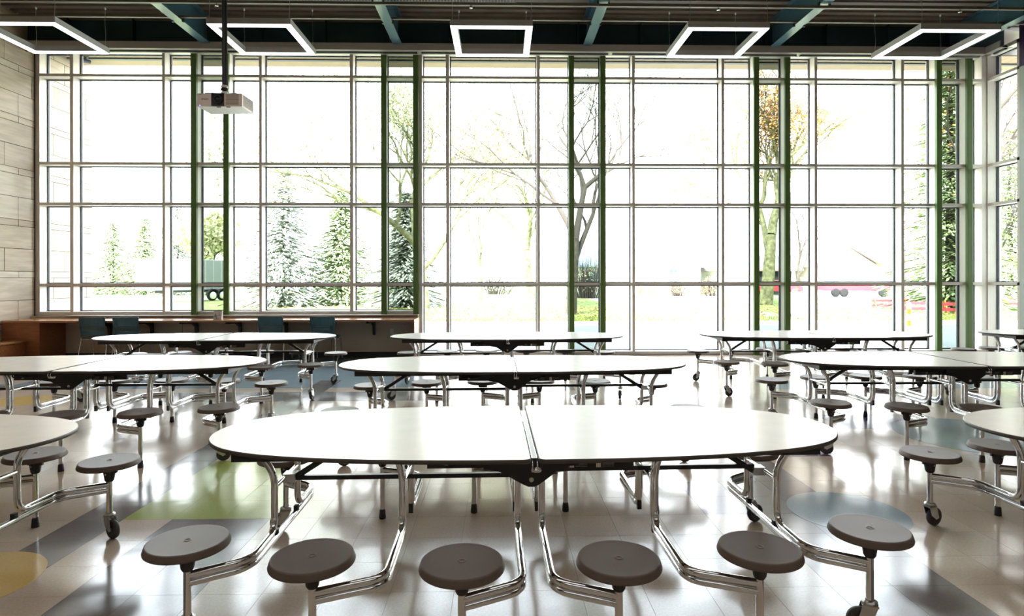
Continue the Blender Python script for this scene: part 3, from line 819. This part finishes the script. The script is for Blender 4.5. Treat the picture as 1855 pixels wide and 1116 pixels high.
bush(1228, 52, 1.6, 1.1, leafo, 'low rusty leaved shrub below the blue window of the grey roofed house', 500, 40)
bush(1290, 52, 1.9, 1.2, leafo, 'rusty leaved shrub at the right corner of the grey roofed house', 500, 40)
bush(895, 60, 2.6, 3.5, needlesb, 'long pale thicket far behind the middle window bay', 900, 90)
bare(1387, 35, 17, 'thick leaning mossy tree with orange leaves between the fourth pair of green posts', 44, barkg, leafo, 12000, lean=.16, depth=7, r0=.42, spread=.55, lsz=.09, fork=.24, name='leafy_tree')
bare(1442, 40, 8, 'small bare reddish tree just right of the fourth pair of green posts', 43, bark, None, 0, depth=5)
conifer(1722, 29, 14, 3.1, needles, 'tall dark spruce between the last pair of green posts', 1.5)
bare(1742, 25, 15, 'tree with sparse orange leaves in front of the tall dark spruce', 51, bark, leafo, 3600, depth=5, lsz=.1, name='leafy_tree')
conifer(1830, 42, 12, 4.2, needles, 'broad evergreen seen through the side window', 1.0)
bare(1800, 30, 9, 'small bare tree left of the broad evergreen at the side window', 53, bark, None, 0, depth=5)

def house(px, Z, w, d, hw, hr, roofm, lab, gable=False, wins=(), extra=None, name='house'):
    x, y = wc(px, Z); t = thing(name, lab, 'house', (x, y, -.03), 0)
    MB().box(-w / 2, w / 2, 0, d, 0, hw).build('wall', siding, t)
    if not gable:
        MB().prism([(-.6, hw - .1), (d / 2, hw + hr), (d + .6, hw - .1), (d + .6, hw - .25), (-.6, hw - .25)], 'x', -w / 2 - .5, w / 2 + .5).build('roof', roofm, t)
    else:
        MB().prism([(-w / 2 - .6, hw - .1), (0, hw + hr), (w / 2 + .6, hw - .1), (w / 2 + .6, hw + .12), (0, hw + hr + .22), (-w / 2 - .6, hw + .12)], 'y', -.6, d + .5).build('roof', roofm, t)
        MB().prism([(-w / 2, hw), (w / 2, hw), (0, hw + hr)], 'y', -.01, .1).build('gable', siding, t)
    for a, b, z0, z1 in wins:
        f = MB().box(a - .08, b + .08, -.05, .0, z0 - .08, z1 + .08).build('window_frame', siding, t)
        MB().box(a, b, -.06, -.04, z0, z1).build('window_pane', winb, f)
        MB().box((a + b) / 2 - .03, (a + b) / 2 + .03, -.08, -.05, z0, z1).build('glazing_bar', siding, f)
    return t
h1 = house(1157, 58, 12.0, 8, 2.85, 1.6, roofg, 'white house with a blue grey shingle roof beyond the street', wins=((3.0, 3.7, 1.1, 2.4), (-4.6, -3.6, 1.1, 2.2)))
# rust coloured steps and rails at the first house
x, y = wc(1170, 56.2)
t = thing('porch_steps', 'rust red porch steps with railings below the blue grey roof', 'steps', (x, y, -.03))
for k in range(4): MB().box(-.8, .8, -.3 * k, -.3 * k + .3, 0, .75 - .18 * k).build('step', rust, t)
for s in (-.85, .85):
    r_ = MB()
    for yy, zz in ((.2, .75), (-.9, .1)): r_.box(s - .04, s + .04, yy - .04, yy + .04, zz, zz + .95)
    r_.tube([(s, .2, 1.7), (s, -.9, 1.02)], .045, 6).tube([(s, .2, 1.25), (s, -.9, .6)], .03, 6); r_.build('railing', rust, t)
h2 = house(1537, 56, 5.4, 8, 2.7, 1.75, roofb, 'white house with a brown gable roof behind the red trailer', True, wins=((-2.2, -.95, 1.2, 2.3),))
house(1622, 66, 6.5, 7, 2.6, 1.3, roofb, 'white wing with a low brown roof right of the gabled house', wins=((-1.2, -.2, 1.2, 2.2),), name='house_wing')
g = house(1370, 58, 7.6, 7, 2.5, 1.3, roofb, 'white garage with a dark open door behind the leaning tree', name='garage')
MB().box(.3, 3.4, -.03, .02, 0, 2.2).build('open_doorway', darko, g)
def car(px, Z, sc, m, lab, nm='car', cat='car'):
    x, y = wc(px, Z); t = thing(nm, lab, cat, (x, y, 0), 0)
    b = MB().prism([(-2.1, .35), (2.1, .35), (2.15, .75), (1.9, .9), (1.0, .95), (.55, 1.42), (-.9, 1.42), (-1.5, .95), (-2.1, .85)], 'y', -.8, .8).build('body', m, t); bevel(b, .06)
    MB().prism([(.93, .95), (.5, 1.36), (-.85, 1.36), (-1.38, .95)], 'y', -.81, .81).build('side_window', darko, t)
    for xx in (-1.3, 1.3):
        for yy in (-.8, .62): MB().lathe([(0, -.1), (.24, -.1), (.33, -.08), (.33, .08), (.24, .1), (0, .1)], 18, mat4=Matrix.Rotation(R(90), 4, 'X'), c=(xx, yy + .09, .33)).build('wheel', rubber, t)
    t.scale = (sc, sc, sc); return t
car(1408, 55, .95, redp, 'small red car parked at the dark garage doorway')
# red flatbed trailer / truck on the street
x, y = wc(1540, 50)
t = thing('red_trailer', 'long bright red work trailer parked in front of the gabled house', 'trailer', (x, y, 0))
bevel(MB().box(-2.6, 1.6, -.9, .9, .5, 1.15).build('body', redp, t), .05)
bevel(MB().prism([(1.6, .45), (2.9, .45), (2.9, 1.0), (2.3, 1.15), (1.6, 1.15)], 'y', -.85, .85).build('front_end', redp, t), .05)
MB().box(1.75, 2.2, -.87, -.84, .75, 1.08).build('side_window', winb, t)
for xx in (-1.7, -1.0, 2.2): MB().lathe([(0, -.1), (.24, -.1), (.34, -.08), (.34, .08), (.24, .1), (0, .1)], 18, mat4=Matrix.Rotation(R(90), 4, 'X'), c=(xx, -.85, .34)).build('wheel', tyre, t)
# white box trailer at the left
x, y = wc(347, 42)
t = thing('box_trailer', 'white box trailer with tandem wheels beyond the first pair of green posts', 'trailer', (x, y, 0), R(60))
bevel(MB().box(-3.2, 2.2, -1.1, 1.1, .75, 2.85).build('box_body', mat('trailer_grey', (.20, .22, .22), .6), t), .05)
for xx in [-2.7 + .6 * k for k in range(9)]: MB().box(xx, xx + .02, -1.11, -1.09, .8, 2.8).build('seam', curbm, t)
MB().box(-3.2, 2.2, -1.12, -1.08, .62, .76).build('chassis', tyre, t)
MB().tube([(2.2, 0, .6), (3.2, 0, .5)], .06, 6).build('drawbar', rubber, t)
for xx in (.75, 1.5):
    MB().lathe([(0, -.1), (.18, -.12), (.2, -.1), (.34, -.1), (.37, -.06), (.37, .08), (0, .1)], 24, mat4=Matrix.Rotation(R(90), 4, 'X'), c=(xx, -1.15, .37)).build('wheel', tyre, t)
    MB().lathe([(0, 0), (.25, 0), (.25, .03), (0, .04)], 18, mat4=Matrix.Rotation(R(90), 4, 'X'), c=(xx, -1.26, .37)).build('hubcap', siding, t)
    pts = [(xx + .46 * math.cos(a), .37 + .46 * math.sin(a)) for a in [PI * q / 10 for q in range(11)]]
    MB().prism(pts + [(p[0] * 1 - (p[0] - xx) * .12, .37 + (p[1] - .37) * .88) for p in pts[::-1]], 'y', -1.35, -1.1).build('fender', tyre, t)
# wheeled refuse cart
x, y = wc(1446, 22.6)
t = thing('refuse_cart', 'pale green wheeled refuse cart standing on the lot near the curb', 'bin', (x, y, -.02), R(20))
b = MB(); b.add([(-.22, -.25, .06), (.22, -.25, .06), (.22, .22, .06), (-.22, .22, .06), (-.3, -.34, .92), (.3, -.34, .92), (.3, .3, .92), (-.3, .3, .92)], [(3, 2, 1, 0), (4, 5, 6, 7), (0, 1, 5, 4), (1, 2, 6, 5), (2, 3, 7, 6), (3, 0, 4, 7)])
bevel(b.build('bin_body', cartg, t), .03)
bevel(MB().box(-.33, .33, -.37, .36, .92, 1.0).build('lid', cartg, t), .03)
MB().tube([(-.28, .38, .9), (-.28, .44, .93), (.28, .44, .93), (.28, .38, .9)], .018, 6).build('handle', cartg, t)
for s in (-1, 1): MB().lathe([(0, -.04), (.14, -.04), (.14, .04), (0, .04)], 18, mat4=Matrix.Rotation(R(90), 4, 'Y'), c=(s * .28, .24, .14)).build('wheel', rubber, t)
# road works: delineator, barricades, barrier planks
x, y = wc(1646.5, 15)
t = thing('traffic_delineator', 'orange and white traffic delineator post close outside the window', 'traffic post', (x, y, -.02))
b = MB()
b.lathe([(.05, .06), (.05, .36)], 16, m=0).lathe([(.05, .36), (.05, .48)], 16, m=0).build('tube', siding, t)
MB().lathe([(.052, .34), (.052, .47)], 16).lathe([(.052, .63), (.052, .76)], 16).build('orange_band', orangep, t)
MB().lathe([(.05, .06), (.05, .90), (.03, .93), (0, .93)], 16).build('sleeve', siding, t)
MB().lathe([(0, 0), (.19, 0), (.19, .04), (.07, .07), (.05, .12)], 10).build('base', orangep, t)
def barric(px, Z, w, rz, lab):
    x, y = wc(px, Z); t = thing('barricade', lab, 'barricade', (x, y, -.02), R(rz), group='road barricades')
    for z0 in (.10, .34):
        MB().box(-w / 2, w / 2, -.02, .02, z0, z0 + .13).build('plank', redp, t)
    for s in (-1, 1):
        MB().tube([(s * w * .42, -.25, 0), (s * w * .42, 0, .55)], .025, 6).build('leg', orangep, t)
        MB().tube([(s * w * .42, .25, 0), (s * w * .42, 0, .55)], .025, 6).build('leg', orangep, t)
barric(1612, 30, 1.6, -15, 'red road barricade left of the orange and white traffic post')
barric(1670, 27, 2.2, -12, 'long red road barricade right of the orange and white traffic post')
barric(1718, 26, 1.5, 10, 'red road barricade between the last pair of green posts')
barric(1768, 24, 1.6, 0, 'red road barricade left of the corner post')
barric(1850, 32, 2.0, -10, 'red road barricade at the right edge beyond the side window')
x, y = wc(1804, 25)
t = thing('road_sign', 'tilted grey road sign panel on red legs beyond the side window', 'sign', (x, y, -.02), R(-10))
o = MB().box(-.22, .22, -.02, .02, -.13, .13).build('sign_panel', mat('sign_grey', (.22, .24, .3), .6), t, loc=(.1, 0, .95)); o.rotation_euler = (0, R(12), 0)
for s in (-1, 1): MB().tube([(s * .18 - .1, 0, 0), (s * .12, 0, .86)], .022, 6).build('leg', redp, t)
x, y = wc(1775, 26)
t = thing('mailbox', 'blue grey mailbox on a post just left of the corner post', 'mailbox', (x, y, -.02))
MB().prism([(-.13, 1.0), (.13, 1.0), (.13, 1.15)] + [(.13 * math.cos(a), 1.15 + .1 * math.sin(a)) for a in [PI * q / 6 for q in range(1, 6)]] + [(-.13, 1.15)], 'y', -.3, .3).build('box_shell', winb, t)
MB().box(-.05, .05, -.05, .05, 0, 1.0).build('post', siding, t)
